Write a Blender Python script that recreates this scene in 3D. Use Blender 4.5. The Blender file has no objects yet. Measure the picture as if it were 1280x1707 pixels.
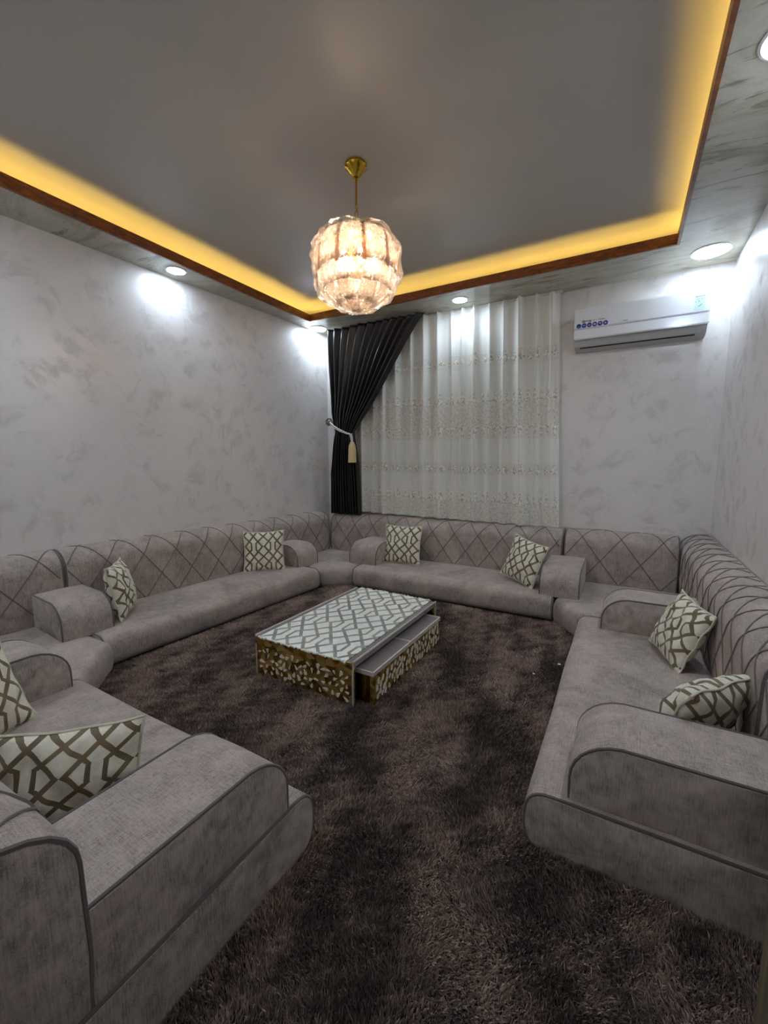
import bpy, bmesh, math, random
import numpy as np
from mathutils import Vector, Matrix
random.seed(7); rng = np.random.default_rng(7)
PI = math.pi
S = bpy.context.scene
C = S.collection

# ---------------------------------------------------------------- camera
cd = bpy.data.cameras.new('camera'); cam = bpy.data.objects.new('camera', cd); C.objects.link(cam)
S.camera = cam
F, PIT, YAW, ROLL = 699.65, 0.120515, 0.519817, 0.000289
cd.sensor_fit = 'HORIZONTAL'; cd.sensor_width = 36.0; cd.lens = F / 1280 * 36.0
cd.clip_start = 0.02; cd.clip_end = 60
fw = Vector((-math.sin(YAW) * math.cos(PIT), math.cos(YAW) * math.cos(PIT), -math.sin(PIT)))
rt = Vector((math.cos(YAW), math.sin(YAW), 0)); up = rt.cross(fw)
m = Matrix((rt, up, -fw)).transposed().to_4x4(); m.translation = (0, 0, 1.2)
cam.matrix_world = m

# ---------------------------------------------------------------- world and exposure
w = bpy.data.worlds.new('world'); S.world = w; w.use_nodes = True
w.node_tree.nodes['Background'].inputs[0].default_value = (0.9, 0.93, 1.0, 1)
w.node_tree.nodes['Background'].inputs[1].default_value = 0.10
S.view_settings.view_transform = 'Standard'; S.view_settings.look = 'None'
S.view_settings.gamma = 1; S.view_settings.use_curve_mapping = False
S.view_settings.exposure = 1.78
try:
    S.cycles.max_bounces = 8; S.cycles.diffuse_bounces = 4; S.cycles.transparent_max_bounces = 20
except Exception: pass
DOWN_E = 78.0      # downlight diffusers
COVE_E = 8.5      # warm strip in the ceiling cove
BULB_E = 88.0      # chandelier bulbs

# ---------------------------------------------------------------- material helpers
def lin(c):
    return tuple(((v/255)/12.92 if v/255 <= .04045 else (((v/255)+.055)/1.055)**2.4) for v in c) + (1,)
class NT:
    def __init__(s, name):
        s.m = bpy.data.materials.new(name); s.m.use_nodes = True
        s.t = s.m.node_tree; s.n = s.t.nodes; s.l = s.t.links
        s.b = s.n['Principled BSDF']; s.out = s.n['Material Output']
    def node(s, k, **kw):
        n = s.n.new(k)
        for a, v in kw.items(): setattr(n, a, v)
        return n
    def put(s, sock, v):
        if isinstance(v, bpy.types.NodeSocket): s.l.new(v, sock)
        elif v is not None: sock.default_value = v
    def math(s, op, a, b=None, c=None):
        n = s.node('ShaderNodeMath', operation=op)
        s.put(n.inputs[0], a)
        if b is not None: s.put(n.inputs[1], b)
        if c is not None: s.put(n.inputs[2], c)
        return n.outputs[0]
    def mix(s, f, a, b):
        n = s.node('ShaderNodeMix', data_type='RGBA'); s.put(n.inputs[0], f); s.put(n.inputs[6], a); s.put(n.inputs[7], b)
        return n.outputs[2]
    def ramp(s, f, stops):
        n = s.node('ShaderNodeValToRGB'); s.put(n.inputs[0], f)
        e = n.color_ramp.elements
        while len(e) < len(stops): e.new(.5)
        for i, (p, c) in enumerate(stops): e[i].position = p; e[i].color = c if len(c) == 4 else tuple(c) + (1,)
        return n.outputs[0]
    def coord(s, kind='Object', scale=(1, 1, 1), rot=(0, 0, 0), loc=(0, 0, 0)):
        t = s.node('ShaderNodeTexCoord'); mp = s.node('ShaderNodeMapping')
        mp.inputs['Scale'].default_value = scale; mp.inputs['Rotation'].default_value = rot; mp.inputs['Location'].default_value = loc
        s.l.new(t.outputs[kind], mp.inputs[0]); return mp.outputs[0]
    def noise(s, vec, scale, detail=3, rough=.5, dist=0):
        n = s.node('ShaderNodeTexNoise'); s.l.new(vec, n.inputs['Vector'])
        n.inputs['Scale'].default_value = scale; n.inputs['Detail'].default_value = detail
        n.inputs['Roughness'].default_value = rough; n.inputs['Distortion'].default_value = dist
        return n.outputs[0]
    def bump(s, h, strength, dist):
        n = s.node('ShaderNodeBump'); s.put(n.inputs['Height'], h); n.inputs['Strength'].default_value = strength
        n.inputs['Distance'].default_value = dist; s.l.new(n.outputs[0], s.b.inputs['Normal']); return n
    def set(s, **kw):
        for k, v in kw.items():
            k = k.replace('_', ' ')
            for i in s.b.inputs:
                if i.name.lower() == k.lower(): s.put(i, v)
        return s.m

def plain(name, c, rough=.5, metal=0, **kw):
    n = NT(name); return n.set(Base_Color=lin(c), Roughness=rough, Metallic=metal, **kw)

def mat_plaster(name, a, b, scale=1.6, rough=(.32, .55)):
    n = NT(name); v = n.coord('Object')
    warp = n.noise(v, 2.2, 3, .6, 1.2)
    vv = n.node('ShaderNodeVectorMath', operation='MULTIPLY_ADD'); n.l.new(v, vv.inputs[0]); vv.inputs[1].default_value = (1, 1, 1)
    cx = n.node('ShaderNodeCombineXYZ')
    for i in range(3): n.l.new(n.math('MULTIPLY', warp, .55), cx.inputs[i])
    n.l.new(cx.outputs[0], vv.inputs[2])
    vo = n.node('ShaderNodeTexVoronoi', feature='SMOOTH_F1'); n.l.new(vv.outputs[0], vo.inputs['Vector']); vo.inputs['Scale'].default_value = scale * 4
    vo.inputs['Smoothness'].default_value = .25
    big = n.noise(vv.outputs[0], scale * 3.2, 6, .62, 1.6)
    fine = n.noise(v, 26, 4, .6, .6)
    f = n.math('ADD', n.math('MULTIPLY', big, .75), n.math('MULTIPLY', vo.outputs['Distance'], .35))
    f = n.math('ADD', f, n.math('MULTIPLY', fine, .12))
    col = n.ramp(f, [(.38, lin(a)), (.5, lin(tuple((x + y) / 2 for x, y in zip(a, b)))), (.56, lin(b)), (.66, lin(tuple(min(255, y + 4) for y in b)))])
    r = n.ramp(f, [(.38, (rough[1],) * 3), (.62, (rough[0],) * 3)])
    n.set(Base_Color=col, Roughness=r, Specular_IOR_Level=.55, Metallic=.08)
    n.bump(f, .12, .003); return n.m

def mat_marble(name):
    n = NT(name); v = n.coord('Object', scale=(1.0, 2.0, 1), rot=(0, 0, math.radians(-28)))
    big = n.noise(v, 1.5, 7, .62, 1.4)
    v2 = n.coord('Object', scale=(1.0, 4.2, 1), rot=(0, 0, math.radians(-32)))
    veins = n.noise(v2, 1.9, 8, .66, 2.2)
    c1 = n.ramp(big, [(.35, lin((146, 139, 116))), (.52, lin((188, 184, 168))), (.7, lin((168, 163, 146)))])
    f = n.ramp(veins, [(.56, (0, 0, 0)), (.61, (.6,) * 3), (.68, (.9,) * 3)])
    n.set(Base_Color=n.mix(f, c1, lin((112, 100, 84))), Roughness=.34, Specular_IOR_Level=.5)
    n.bump(big, .08, .003); return n.m

def mat_fabric(name, c, dark=.72):
    n = NT(name)
    v = n.coord('Object')
    # linen-like weave: fine threads along each axis of the piece
    t1 = n.noise(n.coord('Object', scale=(26, 420, 420)), 1.0, 2, .6)
    t2 = n.noise(n.coord('Object', scale=(420, 26, 26)), 1.0, 2, .6)
    t3 = n.noise(n.coord('Object', scale=(300, 300, 22)), 1.0, 2, .6)
    th = n.math('ADD', n.math('MULTIPLY', t3, .34), n.math('ADD', n.math('MULTIPLY', t1, .33), n.math('MULTIPLY', t2, .33)))
    nap = n.noise(v, 3.4, 4, .6, 1.0)
    nap2 = n.noise(v, 14, 4, .6, .5)
    f = n.math('ADD', n.math('MULTIPLY', th, .75), n.math('ADD', n.math('MULTIPLY', nap, .26), n.math('MULTIPLY', nap2, .16)))
    d = tuple(x * dark for x in c)
    col = n.ramp(f, [(.47, lin(d)), (.59, lin(c)), (.68, lin(tuple(min(255, x * 1.12) for x in c)))])
    n.set(Base_Color=col, Roughness=.86, Specular_IOR_Level=.25, Sheen_Weight=.35, Sheen_Roughness=.45, Sheen_Tint=lin((215, 200, 195)))
    n.bump(f, .35, .0016); return n.m

def trellis(n, vec):
    sp = n.node('ShaderNodeSeparateXYZ'); n.l.new(vec, sp.inputs[0])
    a = n.math('MULTIPLY', n.math('ABSOLUTE', n.math('SUBTRACT', n.math('FRACT', sp.outputs[0]), .5)), 510)
    d = n.math('MULTIPLY', n.math('ABSOLUTE', n.math('SUBTRACT', n.math('FRACT', sp.outputs[1]), .5)), 540)
    l1 = n.math('ABSOLUTE', n.math('SUBTRACT', a, n.math('MULTIPLY_ADD', d, -225 / 270, 225)))
    l2 = n.math('ABSOLUTE', n.math('SUBTRACT', a, n.math('MAXIMUM', 62, n.math('MULTIPLY_ADD', d, 1.04, 255 - 1.04 * 270))))
    bar = n.math('LESS_THAN', d, 86)
    l2 = n.math('MULTIPLY', l2, n.math('MULTIPLY_ADD', bar, .5, 1))
    return n.math('LESS_THAN', n.math('MINIMUM', l1, l2), 30)

def mat_trellis(name, ground, line, sc, rough=.75, off=(0, 0)):
    n = NT(name); vec = n.coord('UV', scale=(sc[0], sc[1], 1), loc=(off[0], off[1], 0))
    v = n.coord('Object')
    mott = n.noise(v, 45, 5, .65, .6); big = n.noise(v, 12, 3, .5)
    g = n.mix(n.math('MULTIPLY', n.ramp(mott, [(.42, (0, 0, 0)), (.62, (1, 1, 1))]), .38), lin(ground), lin(tuple(x * .82 for x in ground)))
    l = n.mix(n.ramp(big, [(.35, (0, 0, 0)), (.65, (1, 1, 1))]), lin(line), lin(tuple(min(255, x * 1.3) for x in line)))
    msk = trellis(n, vec)
    n.set(Base_Color=n.mix(msk, g, l), Roughness=rough, Specular_IOR_Level=.35, Sheen_Weight=.2)
    n.bump(n.math('ADD', n.math('MULTIPLY', msk, .5), n.math('MULTIPLY', mott, .3)), .35, .002)
    return n.m

def emit(name, c, e, soft=False):
    n = NT(name)
    return n.set(Base_Color=(.9, .9, .9, 1), Emission_Color=tuple(c) + (1,), Emission_Strength=e)

M = {}
M['wall'] = mat_plaster('pearl_plaster', (206, 199, 195), (221, 215, 211), 1.5)
M['soffit'] = mat_marble('veined_soffit_paint')
n = NT('ceiling_paint'); n.set(Base_Color=lin((172, 168, 162)), Roughness=.42, Specular_IOR_Level=.45); n.bump(n.noise(n.coord('Object'), 2.2, 3, .5), .12, .02); M['ceil'] = n.m
n = NT('orange_brown_wood'); g = n.noise(n.coord('Object', scale=(6, 6, 26)), 1.6, 6, .65, 1.5)
n.set(Base_Color=n.ramp(g, [(.35, lin((88, 46, 18))), (.55, lin((128, 72, 30))), (.7, lin((156, 96, 46)))]), Roughness=.38); M['fascia'] = n.m
M['fabric'] = mat_fabric('taupe_velvet_linen', (166, 152, 143), .69)
M['fabric_side'] = M['fabric']
M['piping'] = plain('piping_cord', (92, 82, 78), .8, Sheen_Weight=.3)
M['quilt'] = plain('quilting_cord_taupe', (104, 92, 86), .75, Sheen_Weight=.3)
M['pillow'] = mat_trellis('trellis_jacquard', (226, 219, 198), (96, 82, 58), (2.05, 1.9), off=(.0, .3))
M['runner'] = mat_trellis('runner_jacquard', (236, 236, 226), (120, 117, 104), (2.8, 4.3), .35)
M['gold'] = plain('gold_mirror', (150, 118, 50), .16, 1.0)
n = NT('antique_gold_mirror'); v = n.coord('Object'); vo = n.node('ShaderNodeTexVoronoi', feature='F1'); n.l.new(v, vo.inputs['Vector']); vo.inputs['Scale'].default_value = 26
cc = n.node('ShaderNodeSeparateColor'); n.l.new(vo.outputs['Color'], cc.inputs[0])
n.set(Base_Color=n.ramp(cc.outputs[0], [(.1, lin((140, 106, 44))), (.5, lin((202, 168, 88))), (.9, lin((236, 214, 140)))]), Roughness=.34, Metallic=.9)
n.bump(vo.outputs['Distance'], .5, .006); M['gold_cut'] = n.m
M['inlay'] = plain('pearl_inlay', (228, 214, 200), .28)
M['silver'] = plain('brushed_silver_edge', (222, 214, 206), .35, .35)
M['table_grey'] = plain('taupe_lacquer', (132, 122, 118), .2, 0, Coat_Weight=.5)
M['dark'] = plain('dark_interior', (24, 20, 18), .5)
M['white_trim'] = plain('white_bead_fringe', (238, 234, 222), .5)
M['brass'] = plain('polished_brass', (196, 160, 52), .16, 1.0)
M['chrome'] = plain('pewter_metal', (150, 146, 136), .25, 1.0)
M['cord_white'] = plain('white_satin_cord', (206, 200, 190), .6)
M['tassel'] = plain('beige_tassel_thread', (206, 182, 138), .8)
M['plastic_white'] = plain('white_plastic', (232, 233, 236), .22, 0, Coat_Weight=.4, Coat_Roughness=.12)
M['plastic_grey'] = plain('pale_grey_plastic', (188, 188, 186), .4)
M['slot'] = plain('dark_slot', (30, 30, 32), .5)
M['blue'] = plain('blue_sticker', (28, 52, 150), .4)
M['ink'] = plain('black_ink', (30, 32, 40), .5)
M['ink_grey'] = plain('grey_ink', (150, 152, 160), .5)
M['label'] = plain('pale_label_paper', (196, 222, 216), .5)
M['window_frame'] = plain('white_window_frame', (214, 210, 204), .4)
M['wood_door'] = None
n = NT('beige_grained_door'); g = n.noise(n.coord('Object', scale=(20, 20, 1.2)), 2.0, 5, .6, .8)
n.set(Base_Color=n.ramp(g, [(.35, lin((92, 80, 60))), (.65, lin((140, 126, 102)))]), Roughness=.5); M['wood_door'] = n.m
n = NT('night_glass'); n.set(Base_Color=lin((120, 126, 132)), Roughness=.08, Specular_IOR_Level=.6); M['glass_dark'] = n.m
M['down_rim'] = plain('white_lamp_rim', (235, 235, 235), .4)
M['cove_glow'] = emit('warm_led_strip', (1.0, .66, .15), COVE_E)
M['bulb'] = emit('warm_bulb', (1.0, .92, .82), BULB_E)

def thin_glass(name, tint, body, clear, rough, bscale, bstr):
    """thin textured glass: part clear, part milky-scattering, with reflections"""
    n = NT(name); v = n.coord('Object', scale=bscale)
    bu = n.node('ShaderNodeBump'); vt = n.node('ShaderNodeTexVoronoi', feature='DISTANCE_TO_EDGE'); n.l.new(v, vt.inputs['Vector']); vt.inputs['Scale'].default_value = 1.0
    h = n.math('ADD', n.math('MULTIPLY', n.noise(v, .6, 4, .65, 1.5), .8), n.math('MULTIPLY', vt.outputs['Distance'], .55)); n.l.new(h, bu.inputs['Height']); bu.inputs['Strength'].default_value = bstr; bu.inputs['Distance'].default_value = .006
    tr = n.node('ShaderNodeBsdfTransparent'); tr.inputs[0].default_value = lin(tint)
    tl = n.node('ShaderNodeBsdfTranslucent'); tl.inputs[0].default_value = lin(body); n.l.new(bu.outputs[0], tl.inputs['Normal'])
    di = n.node('ShaderNodeBsdfDiffuse'); di.inputs[0].default_value = lin(body); n.l.new(bu.outputs[0], di.inputs['Normal'])
    gl = n.node('ShaderNodeBsdfGlossy'); gl.inputs['Roughness'].default_value = rough; n.l.new(bu.outputs[0], gl.inputs['Normal'])
    m1 = n.node('ShaderNodeMixShader'); m1.inputs[0].default_value = .4; n.l.new(tl.outputs[0], m1.inputs[1]); n.l.new(di.outputs[0], m1.inputs[2])
    m2 = n.node('ShaderNodeMixShader'); n.l.new(n.ramp(h, [(.47, (clear[0],) * 3), (.57, (clear[1],) * 3)]), m2.inputs[0]); n.l.new(m1.outputs[0], m2.inputs[1]); n.l.new(tr.outputs[0], m2.inputs[2])
    fr = n.node('ShaderNodeFresnel'); fr.inputs[0].default_value = 1.5; n.l.new(bu.outputs[0], fr.inputs['Normal'])
    m3 = n.node('ShaderNodeMixShader'); n.l.new(n.math('MULTIPLY_ADD', fr.outputs[0], .8, .04), m3.inputs[0]); n.l.new(m2.outputs[0], m3.inputs[1]); n.l.new(gl.outputs[0], m3.inputs[2])
    n.l.new(m3.outputs[0], n.out.inputs[0]); return n.m
M['glass'] = thin_glass('textured_clear_glass', (248, 240, 232), (150, 132, 116), (.22, .99), .10, (46, 46, 34), 1.0)
M['glass_tan'] = thin_glass('rose_tan_glass', (226, 190, 166), (214, 176, 152), (.25, .55), .15, (30, 30, 10), .5)
M['film'] = thin_glass('crinkled_plastic_film', (254, 252, 250), (240, 236, 232), (.93, 1.0), .08, (34, 34, 34), 1.0)

# ---------------------------------------------------------------- object helpers
def finish(bm, ang=35):
    bmesh.ops.recalc_face_normals(bm, faces=bm.faces)
    for f in bm.faces: f.smooth = True
    return bm
def obj(name, bm, mat, parent=None, ang=38, mats=None, **props):
    me = bpy.data.meshes.new(name)
    finish(bm); bm.to_mesh(me); bm.free()
    try: me.set_sharp_from_angle(angle=math.radians(ang))
    except Exception: pass
    for mm in (mats or [mat]): me.materials.append(mm)
    o = bpy.data.objects.new(name, me); C.objects.link(o)
    if parent: o.parent = parent
    for k, v in props.items(): o[k] = v
    return o
def thing(name, label, cat, loc=(0, 0, 0), rz=0, group=None):
    o = bpy.data.objects.new(name, None); C.objects.link(o); o.empty_display_size = .1
    o.location = loc; o.rotation_euler = (0, 0, rz); o['label'] = label; o['category'] = cat
    if group: o['group'] = group
    return o
def tag(o, label, cat, group=None):
    o['label'] = label; o['category'] = cat
    if group: o['group'] = group
    return o
def struct(name, bm, mat, parent=None, **k):
    o = obj(name, bm, mat, parent, **k)
    if not parent: o['kind'] = 'structure'
    return o
def box(bm, x0, x1, y0, y1, z0, z1, bev=0):
    vs = [bm.verts.new((x, y, z)) for x in (x0, x1) for y in (y0, y1) for z in (z0, z1)]
    fs = [(0, 1, 3, 2), (4, 6, 7, 5), (0, 4, 5, 1), (2, 3, 7, 6), (0, 2, 6, 4), (1, 5, 7, 3)]
    ff = [bm.faces.new([vs[i] for i in f]) for f in fs]
    if bev:
        es = list({e for f in ff for e in f.edges})
        bmesh.ops.bevel(bm, geom=es, offset=bev, segments=2, affect='EDGES')
    return bm
def nb(): return bmesh.new()
def tube(bm, pts, r, seg=6, closed=False):
    pts = [Vector(p) for p in pts]; N = len(pts); rings = []
    prev = None
    for i, p in enumerate(pts):
        if closed: t = (pts[(i + 1) % N] - pts[i - 1])
        else: t = pts[min(i + 1, N - 1)] - pts[max(i - 1, 0)]
        if t.length < 1e-9: t = Vector((0, 0, 1))
        t.normalize()
        if prev is None: a = t.orthogonal().normalized()
        else:
            a = prev - t * prev.dot(t)
            a = a.normalized() if a.length > 1e-6 else t.orthogonal().normalized()
        prev = a; b = t.cross(a)
        rr = r(i / max(1, N - 1)) if callable(r) else r
        rings.append([bm.verts.new(p + (a * math.cos(2 * PI * k / seg) + b * math.sin(2 * PI * k / seg)) * rr) for k in range(seg)])
    for i in range(N if closed else N - 1):
        A, B = rings[i], rings[(i + 1) % N]
        for k in range(seg): bm.faces.new((A[k], A[(k + 1) % seg], B[(k + 1) % seg], B[k]))
    if not closed:
        bm.faces.new(list(reversed(rings[0]))); bm.faces.new(rings[-1])
    return bm
def lathe(bm, prof, seg=32, cx=0, cy=0, cap=True, flute=None):
    rings = []
    for (r, z) in prof:
        rings.append([bm.verts.new((cx + r * (1 + (flute(k, z) if flute else 0)) * math.cos(2 * PI * k / seg), cy + r * (1 + (flute(k, z) if flute else 0)) * math.sin(2 * PI * k / seg), z)) for k in range(seg)])
    for A, B in zip(rings, rings[1:]):
        for k in range(seg): bm.faces.new((A[k], A[(k + 1) % seg], B[(k + 1) % seg], B[k]))
    if cap:
        bm.faces.new(rings[0]); bm.faces.new(rings[-1])
    return bm
def arc(cx, cz, r, a0, a1, n, rz=None):
    rz = rz or r
    return [(cx + r * math.cos(math.radians(a0 + (a1 - a0) * i / n)), cz + rz * math.sin(math.radians(a0 + (a1 - a0) * i / n))) for i in range(n + 1)]

def wob(x, y, z, s=3.0, a=.004):
    return a * (math.sin(x * s + 1.3 * y * s + .7) * math.cos(y * s * 1.7 - z * s + 1.1) + .5 * math.sin(x * s * 2.3 + z * 5))
def densify(prof, step):
    out = []
    N = len(prof)
    for i in range(N):
        a, b = prof[i], prof[(i + 1) % N]
        L = math.hypot(b[0] - a[0], b[1] - a[1]); k = max(1, int(round(L / step)))
        for j in range(k): out.append((a[0] + (b[0] - a[0]) * j / k, a[1] + (b[1] - a[1]) * j / k))
    return out
def upholstery(bm, prof, L, crown=.008, step=.07, edge=.012):
    """closed (y,z) outline run along x, ends softly rounded, top softly crowned"""
    prof = densify(prof, step)
    cy = sum(p[0] for p in prof) / len(prof); cz = sum(p[1] for p in prof) / len(prof)
    nx = max(6, int(L / .09))
    xs = [0, edge * .35, edge] + [edge + (L - 2 * edge) * i / nx for i in range(1, nx)] + [L - edge, L - edge * .35, L]
    ins = {0: edge, 1: edge * .3, len(xs) - 1: edge, len(xs) - 2: edge * .3}
    ys = [p[0] for p in prof]; zs = [p[1] for p in prof]; y0, y1, z0, z1 = min(ys), max(ys), min(zs), max(zs)
    rings = []
    for i, x in enumerate(xs):
        d = ins.get(i, 0); row = []
        for (y, z) in prof:
            vy, vz = y - cy, z - cz; l = math.hypot(vy, vz) or 1
            yy, zz = y - vy / l * d, z - vz / l * d
            b = min(1, max(0, min(x, L - x) / .12))
            top = max(0, (z - z0) / (z1 - z0) - .6) / .4
            zz += crown * b * top * math.sin(PI * min(1, max(0, (y - y0) / (y1 - y0))))
            k = wob(x, y, z, 3.1, .003) * b
            row.append(bm.verts.new((x, yy + k * (1 if y > y0 + .02 else 0), zz + k * top)))
        rings.append(row)
    n = len(prof)
    for A, B in zip(rings, rings[1:]):
        for k in range(n): bm.faces.new((A[k], A[(k + 1) % n], B[(k + 1) % n], B[k]))
    for R, s in ((rings[0], 0), (rings[-1], L)):
        c = bm.verts.new((s, cy, cz))
        for k in range(n): bm.faces.new((R[k], R[(k + 1) % n], c))
    return bm
def piping_loop(prof, x, r=.0055):
    bm = nb(); p = densify(prof, .03)
    cy = sum(q[0] for q in p) / len(p); cz = sum(q[1] for q in p) / len(p)
    tube(bm, [(x, y - (y - cy) * .012, z - (z - cz) * .012) for y, z in p], r, 6, True); return bm

FL = -.02   # level of the carpet backing
SEAT_Z, BACK_Z = .175, .605
def seat_prof(D, z=SEAT_Z):
    r = (z - FL) / 2; a = r * .85; out = [(0.0, FL)]
    for i in range(15):
        t = math.radians(-90 + 180 * i / 14); e = 2 / 2.7
        out.append((D - a + a * abs(math.cos(t)) ** e, FL + r + r * math.copysign(abs(math.sin(t)) ** e, t)))
    return out + [(0.0, z)]
def back_prof(T, z1=BACK_Z, z0=SEAT_Z - .002):
    r = .14
    return [(0.0, z0), (T, z0), (T + .008, z0 + .12)] + [(T + .004 - r + r * math.cos(math.radians(a)), z1 - .115 + .115 * math.sin(math.radians(a))) for a in range(0, 91, 15)] + [(0.0, z1)]
def arm_prof(d0, d1, z1=.382, z0=SEAT_Z - .004):
    r = .15
    return [(d0, z0), (d1, z0)] + [(d1 - r + r * math.cos(math.radians(a)), z1 - .135 + .135 * math.sin(math.radians(a))) for a in range(0, 91, 12)] + [(d0, z1)]

def seat(label, loc, rz, L, D):
    t = thing('floor_seat_cushion', label, 'seat cushion', loc, rz, 'long low seat cushions of the floor sofa')
    p = seat_prof(D)
    obj('seat_cover', upholstery(nb(), p, L, .012), M['fabric'], t)
    for x in (.006, L - .006): obj('piping', piping_loop(p, x), M['piping'], t)
    return t
def quilt_cords(T, L, period, z0=SEAT_Z, z1=BACK_Z, phase=0.0, r=.0036):
    """two crossing families of raised cord that climb the front and roll over the top"""
    path = back_prof(T, z1)[1:]
    cum = [0]
    for a, b in zip(path, path[1:]): cum.append(cum[-1] + math.hypot(b[0] - a[0], b[1] - a[1]))
    V = cum[-1] - .0; Vend = V - .01
    def at(v):
        for i in range(len(path) - 1):
            if v <= cum[i + 1] or i == len(path) - 2:
                t = (v - cum[i]) / max(1e-6, cum[i + 1] - cum[i]); a, b = path[i], path[i + 1]
                y, z = a[0] + (b[0] - a[0]) * t, a[1] + (b[1] - a[1]) * t
                nx, nz = (b[1] - a[1]), -(b[0] - a[0]); l = math.hypot(nx, nz) or 1
                return y + nx / l * .0012, z + nz / l * .0012
    bm = nb(); run = .74
    k0 = -int(V * run / period) - 2; k1 = int(L / period) + int(V * run / period) + 3
    for s in (1, -1):
        for k in range(k0, k1):
            u0 = k * period + phase; pts = []
            for i in range(27):
                v = Vend * i / 26; u = u0 + s * run * v
                if .012 <= u <= L - .012:
                    y, z = at(v)
                    b = min(1, max(0, min(u, L - u) / .12)); top = max(0, (z - z0) / (z1 - z0) - .6) / .4
                    kk = wob(u, y, z, 3.1, .003) * b
                    pts.append((u, y + kk, z + kk * top + .008 * b * top * math.sin(PI * min(1, max(0, y / (T + .008))))))
            if len(pts) > 3: tube(bm, pts, r, 5)
    return bm
def back(label, loc, rz, L, T, period, phase=0, z1=BACK_Z):
    t = thing('quilted_back_cushion', label, 'back cushion', loc, rz, 'diamond quilted back cushions along the walls')
    p = back_prof(T, z1)
    obj('back_cover', upholstery(nb(), p, L, .008), M['fabric'], t)
    obj('quilting', quilt_cords(T, L, period, z1=z1, phase=phase), M['quilt'], t)
    for x in (.006, L - .006): obj('piping', piping_loop(p, x), M['piping'], t)
    return t
def arm(label, loc, rz, W, d0, d1, z1=.382):
    t = thing('armrest_bolster', label, 'armrest', loc, rz, 'rounded armrest blocks on the seats')
    p = arm_prof(d0, d1, z1)
    obj('arm_cover', upholstery(nb(), p, W, .010, .05), M['fabric'], t)
    for x in (.006, W - .006): obj('piping', piping_loop(p, x, .005), M['piping'], t)
    return t

# ---------------------------------------------------------------- room shell
XR, YB, YN, ZS, ZC = .61, 4.10, .10, 2.65, 2.80
LW = lambda y: -3.115 - (YB - y) * .0645          # left wall leans out of square
FXL, FXR, FYB, FYN = -2.955, .21, 3.60, .56       # inner edge of the dropped border
def quadwall(x0, y0, x1, y1, z0, z1, th, side):
    """vertical wall slab; th outward normal"""
    d = Vector((x1 - x0, y1 - y0, 0)).normalized(); nrm = Vector((d.y, -d.x, 0)) * side * th
    bm = nb(); a = [Vector((x0, y0, 0)), Vector((x1, y1, 0))]; a += [a[1] + nrm, a[0] + nrm]
    lo = [bm.verts.new((p.x, p.y, z0)) for p in a]; hi = [bm.verts.new((p.x, p.y, z1)) for p in a]
    bm.faces.new(lo); bm.faces.new(hi)
    for i in range(4): bm.faces.new((lo[i], lo[(i + 1) % 4], hi[(i + 1) % 4], hi[i]))
    return bm
TOPZ = 2.95
struct('wall_left', quadwall(LW(YB), YB, LW(-.1), -.1, -.03, TOPZ, .12, 1), M['wall'])
struct('wall_right', quadwall(XR, YB + .12, XR, -.1, -.03, TOPZ, .12, -1), M['wall'])
# back wall with the window opening behind the sheer
WX0, WX1, WZ0, WZ1 = -2.55, -1.0, .95, 2.35
bm = nb()
box(bm, LW(YB) - .12, WX0, YB, YB + .12, -.03, TOPZ); box(bm, WX1, XR, YB, YB + .12, -.03, TOPZ)
box(bm, WX0, WX1, YB, YB + .12, -.03, WZ0); box(bm, WX0, WX1, YB, YB + .12, WZ1, TOPZ)
struct('wall_back', bm, M['wall'])
# near wall with the doorway the picture was taken from
bm = nb()
box(bm, LW(YN) - .14, -.62, YN - .12, YN, -.03, TOPZ); box(bm, .56, XR, YN - .12, YN, -.03, TOPZ); box(bm, -.62, .56, YN - .12, YN, 2.1, TOPZ)
struct('wall_near', bm, M['wall'])
wf = struct('window_1', box(nb(), WX0 - .0, WX0 + .05, YB + .03, YB + .09, WZ0, WZ1), M['window_frame'])
for nm, b in (('frame_jamb', (WX1 - .05, WX1, YB + .03, YB + .09, WZ0, WZ1)), ('frame_mullion', ((WX0 + WX1) / 2 - .03, (WX0 + WX1) / 2 + .03, YB + .03, YB + .09, WZ0, WZ1)),
              ('frame_rail', (WX0, WX1, YB + .03, YB + .09, WZ1 - .05, WZ1)), ('frame_rail', (WX0, WX1, YB + .03, YB + .09, WZ0, WZ0 + .05))):
    obj(nm, box(nb(), *b), M['window_frame'], wf)
for x0, x1 in ((WX0 + .05, (WX0 + WX1) / 2 - .03), ((WX0 + WX1) / 2 + .03, WX1 - .05)):
    obj('window_pane', box(nb(), x0, x1, YB + .055, YB + .063, WZ0 + .05, WZ1 - .05), M['glass_dark'], wf)

struct('floor', box(nb(), -3.6, XR + .1, -.1, YB + .1, -.08, -.03), plain('grey_screed', (120, 114, 108), .7))
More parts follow.
